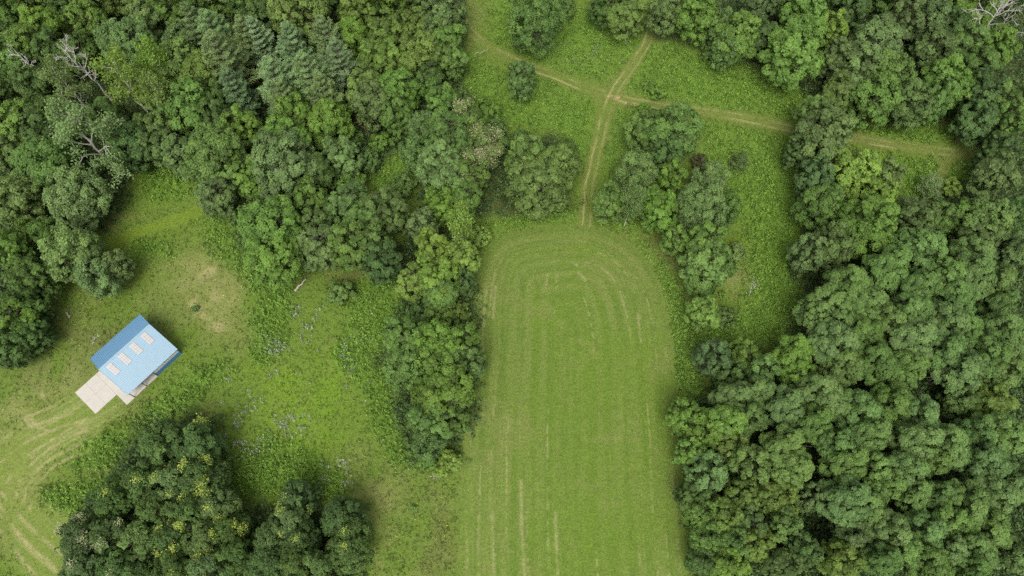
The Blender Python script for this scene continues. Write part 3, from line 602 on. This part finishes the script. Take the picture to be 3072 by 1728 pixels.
for mi, (mn, mx_, my) in enumerate(MARKS):
    sec = {}
    for ti, q in enumerate(things):
        d = math.hypot(q['x'] - mx_, q['y'] - my)
        if d < 25: continue
        wv = int(round(math.atan2(my - q['y'], q['x'] - mx_) / (math.pi / 4))) % 8
        sec.setdefault((q['kind'], wv), []).append((d, ti))
    for (kd, wv), l in sec.items():
        l.sort()
        for rk, (d, ti) in enumerate(l[:9]): opts.append((d * (1 + 1.2 * rk), ti, f"{RANK[rk]} {kd} {WAY[wv]} {mn}"))
done = {}
for cost, ti, tx in sorted(opts):
    if ti not in done and len(tx.split()) <= 16: done[ti] = tx
for ti, q in enumerate(things): tag(q['o'], done.get(ti, q['kind'] + ' in the wood'), q['cat'], q['group'])

# ---------------------------------------------------------------- fallen wood and other small things
def log_thing(name, px, py, L, r, ang, seed, label, cat, mat, branches=0, z=.15):
    rg = np.random.default_rng(seed); tb = MB(); x, y = at(px, py)
    P = [np.array((q * L, rg.normal() * .06 * L, r + z + rg.normal() * .05)) for q in np.linspace(-.5, .5, 6)]
    tb.tube(P, [r * (1 - .6 * i / 5) for i in range(6)], 6)
    for k in range(branches):
        p = P[rg.integers(1, 6)]; d = unit(np.array((rg.uniform(.2, 1), rg.choice((-1, 1)) * rg.uniform(.4, 1), rg.uniform(0, .5)))); ln = L * rg.uniform(.25, .5)
        tb.tube([p, p + d * ln * .5 + rg.normal(size=3) * .1, p + d * ln], [r * .5, r * .35, r * .15], 6)
    o = link(name, tb.mesh(name, mat), loc=(x, y, 0)); o.rotation_euler[2] = ang; return tag(o, label, cat)
log_thing('fallen_log', 903, 858, 3.0, .24, R(55), 1, 'short white log lying in the meadow below the middle wood', 'log', pale_m, 0)
log_thing('fallen_limb', 1082, 385, 5.5, .16, R(-28), 2, 'reddish dead limb lying in the shaded gap of the middle wood', 'branch', red_m, 5, .8)
log_thing('fallen_limb', 1080, 517, 2.6, .2, R(60), 3, 'short orange broken limb standing in the gap below the reddish limb', 'branch', red_m, 3, .6)
log_thing('fallen_limb', 1445, 163, 3.6, .07, R(32), 4, 'thin straight pale limb lying beside the upper left end of the track', 'branch', palebark_m, 0, .8)
log_thing('fallen_limb', 2257, 868, 3.4, .08, R(50), 5, 'bare grey branching limb on dry grass right of the field', 'branch', pale_m, 14, .3)
log_thing('fallen_limb', 208, 946, 1.3, .14, R(120), 6, 'small pale log end in the grass above the blue barn', 'branch', pale_m, 1)
log_thing('fallen_limb', 172, 895, .9, .12, R(-30), 7, 'tiny pale log end by the left wood edge', 'branch', pale_m, 0)
log_thing('brush_pile', 1310, 1424, 2.2, .07, R(5), 8, 'small grey heap of dead twigs below the yellow bush by the field', 'brush pile', palebark_m, 16, .2)
log_thing('dead_shrub', 286, 1022, 1.6, .06, R(70), 9, 'small grey leafless shrub beside the upper wall of the blue barn', 'shrub', palebark_m, 18, .3)

# ---------------------------------------------------------------- ground cover: weeds, tall grass and flowers (countless)
def scatter(n, dens, seed):
    rg = np.random.default_rng(seed)
    # even over the picture: pick random photo pixels and put them on the ground
    n = int(n * 1.3); px = rg.uniform(-260, 3332, n); py = rg.uniform(-90, 1900, n)
    u = (px - 1536) / FPX; t_ = (864 - py) / FPX; k = CAM_H / (sp - t_ * cp); x, y = u * k, (cp + t_ * sp) * k
    col, m = land(x, y); keep = (rg.random(n) < dens(m)) & ~in_barn(x, y, .35)
    return x[keep], y[keep], col[keep], {a: b[keep] for a, b in m.items()}, rg
def cover(name, label, x, y, col, h, rg, nleaf, leaf, asp, spread, cat=None):
    n = len(x); l = np.tile(np.linspace(.25, 1, nleaf), (n, 1)); an = rg.uniform(0, 6.28, (n, nleaf)); rad = spread[:, None] * (1.15 - l * .75) * rg.uniform(.5, 1.2, (n, nleaf))
    cx = x[:, None] + np.cos(an) * rad; cy = y[:, None] + np.sin(an) * rad; cz = h[:, None] * l
    nr = np.stack([np.cos(an) * .7, np.sin(an) * .7, np.full(an.shape, 1.0)], -1) + rg.normal(size=(n, nleaf, 3)) * .3
    cen = np.stack([cx, cy, cz], -1).reshape(-1, 3)
    v, f = leaf_quads(cen, nr.reshape(-1, 3), leaf, asp, rg)
    tint = np.clip(np.repeat(.5 + rg.normal(size=n) * .2, nleaf) + rg.normal(size=n * nleaf) * .12, 0, 1)
    c4 = np.repeat(np.concatenate([col, np.ones((n, 1))], 1), nleaf * 4, 0)
    o = link(name, mesh_np(name, v, f, weed_m, attrs={'tint': ('FLOAT', np.repeat(tint, 4)), 'albedo': ('FLOAT_COLOR', c4)}))
    tag(o, label, cat, kind='stuff')
x, y, col, m, rg = scatter(150000, lambda m: m['lush'] * .75, 1001)
pn = fbm(x, y, 1.8, 7, 2)
cover('tall_weeds', 'lush green weeds filling the clearings', x, y, col * (1.12 + .65 * rg.random((len(x), 1))) * np.array((1.0, 1.08, 1.0)), .35 + .9 * rg.random(len(x)) * (.5 + pn), rg, 7, .36, .6, .30 + .14 * rg.random(len(x)))
x, y, col, m, rg = scatter(130000, lambda m: m['open'] * (1 - m['lush']) * .42 * (1 - .7 * m['dry']), 1002)
cover('meadow_grass', 'rough meadow grass around the barn and clearings', x, y, col * (1.1 + .6 * rg.random((len(x), 1))), .15 + .4 * rg.random(len(x)) ** 2, rg, 4, .34, .4, .22 + .1 * rg.random(len(x)))
x, y, col, m, rg = scatter(95000, lambda m: m['woods'] * .8, 1003)
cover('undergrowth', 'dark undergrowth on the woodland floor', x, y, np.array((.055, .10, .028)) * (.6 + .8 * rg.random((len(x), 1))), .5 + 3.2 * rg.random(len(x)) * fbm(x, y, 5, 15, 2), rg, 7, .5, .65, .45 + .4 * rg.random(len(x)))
rg = np.random.default_rng(77); n = 110000
px = rg.uniform(0, 3072, n); py = rg.uniform(0, 1728, n); u = (px-1536)/FPX; t_ = (864-py)/FPX; k = CAM_H/(sp-t_*cp); x, y = u*k, (cp+t_*sp)*k
fl = blobs(x, y, FLOWERS) * sstep(.50, .62, fbm(x, y, 2.2, 9, 2)); ok = rg.random(n) < fl * .65; x, y = x[ok], y[ok]
cover('wildflowers', 'pale lavender wildflower patches in the meadow', x, y, np.array((.33, .34, .325)) * (.55 + .5 * rg.random((len(x), 1))), .75 + .3 * rg.random(len(x)), rg, 4, .24, .8, .20 + .1 * rg.random(len(x)))
rg = np.random.default_rng(78); n = 60000
px = rg.uniform(0, 3072, n); py = rg.uniform(0, 1728, n); u = (px-1536)/FPX; t_ = (864-py)/FPX; k = CAM_H/(sp-t_*cp); x, y = u*k, (cp+t_*sp)*k
ok = rg.random(n) < blobs(x, y, [(1125,1340,16,110),(1090,1260,50,30)]) * .28 * sstep(.4, .6, fbm(x, y, 2, 12, 2)) + blobs(x, y, [(1375,95,60,40),(1070,1370,60,60),(620,700,90,80),(1400,130,40,30)]) * .05
x, y = x[ok], y[ok]
cover('yellow_flowers', 'tiny yellow flowers along the field edge', x, y, np.array((.34, .36, .03)) * (.6 + .5 * rg.random((len(x), 1))), .5 + .3 * rg.random(len(x)), rg, 2, .2, .8, .12 + .1 * rg.random(len(x)))
print('things', len(things), 'plants ok')
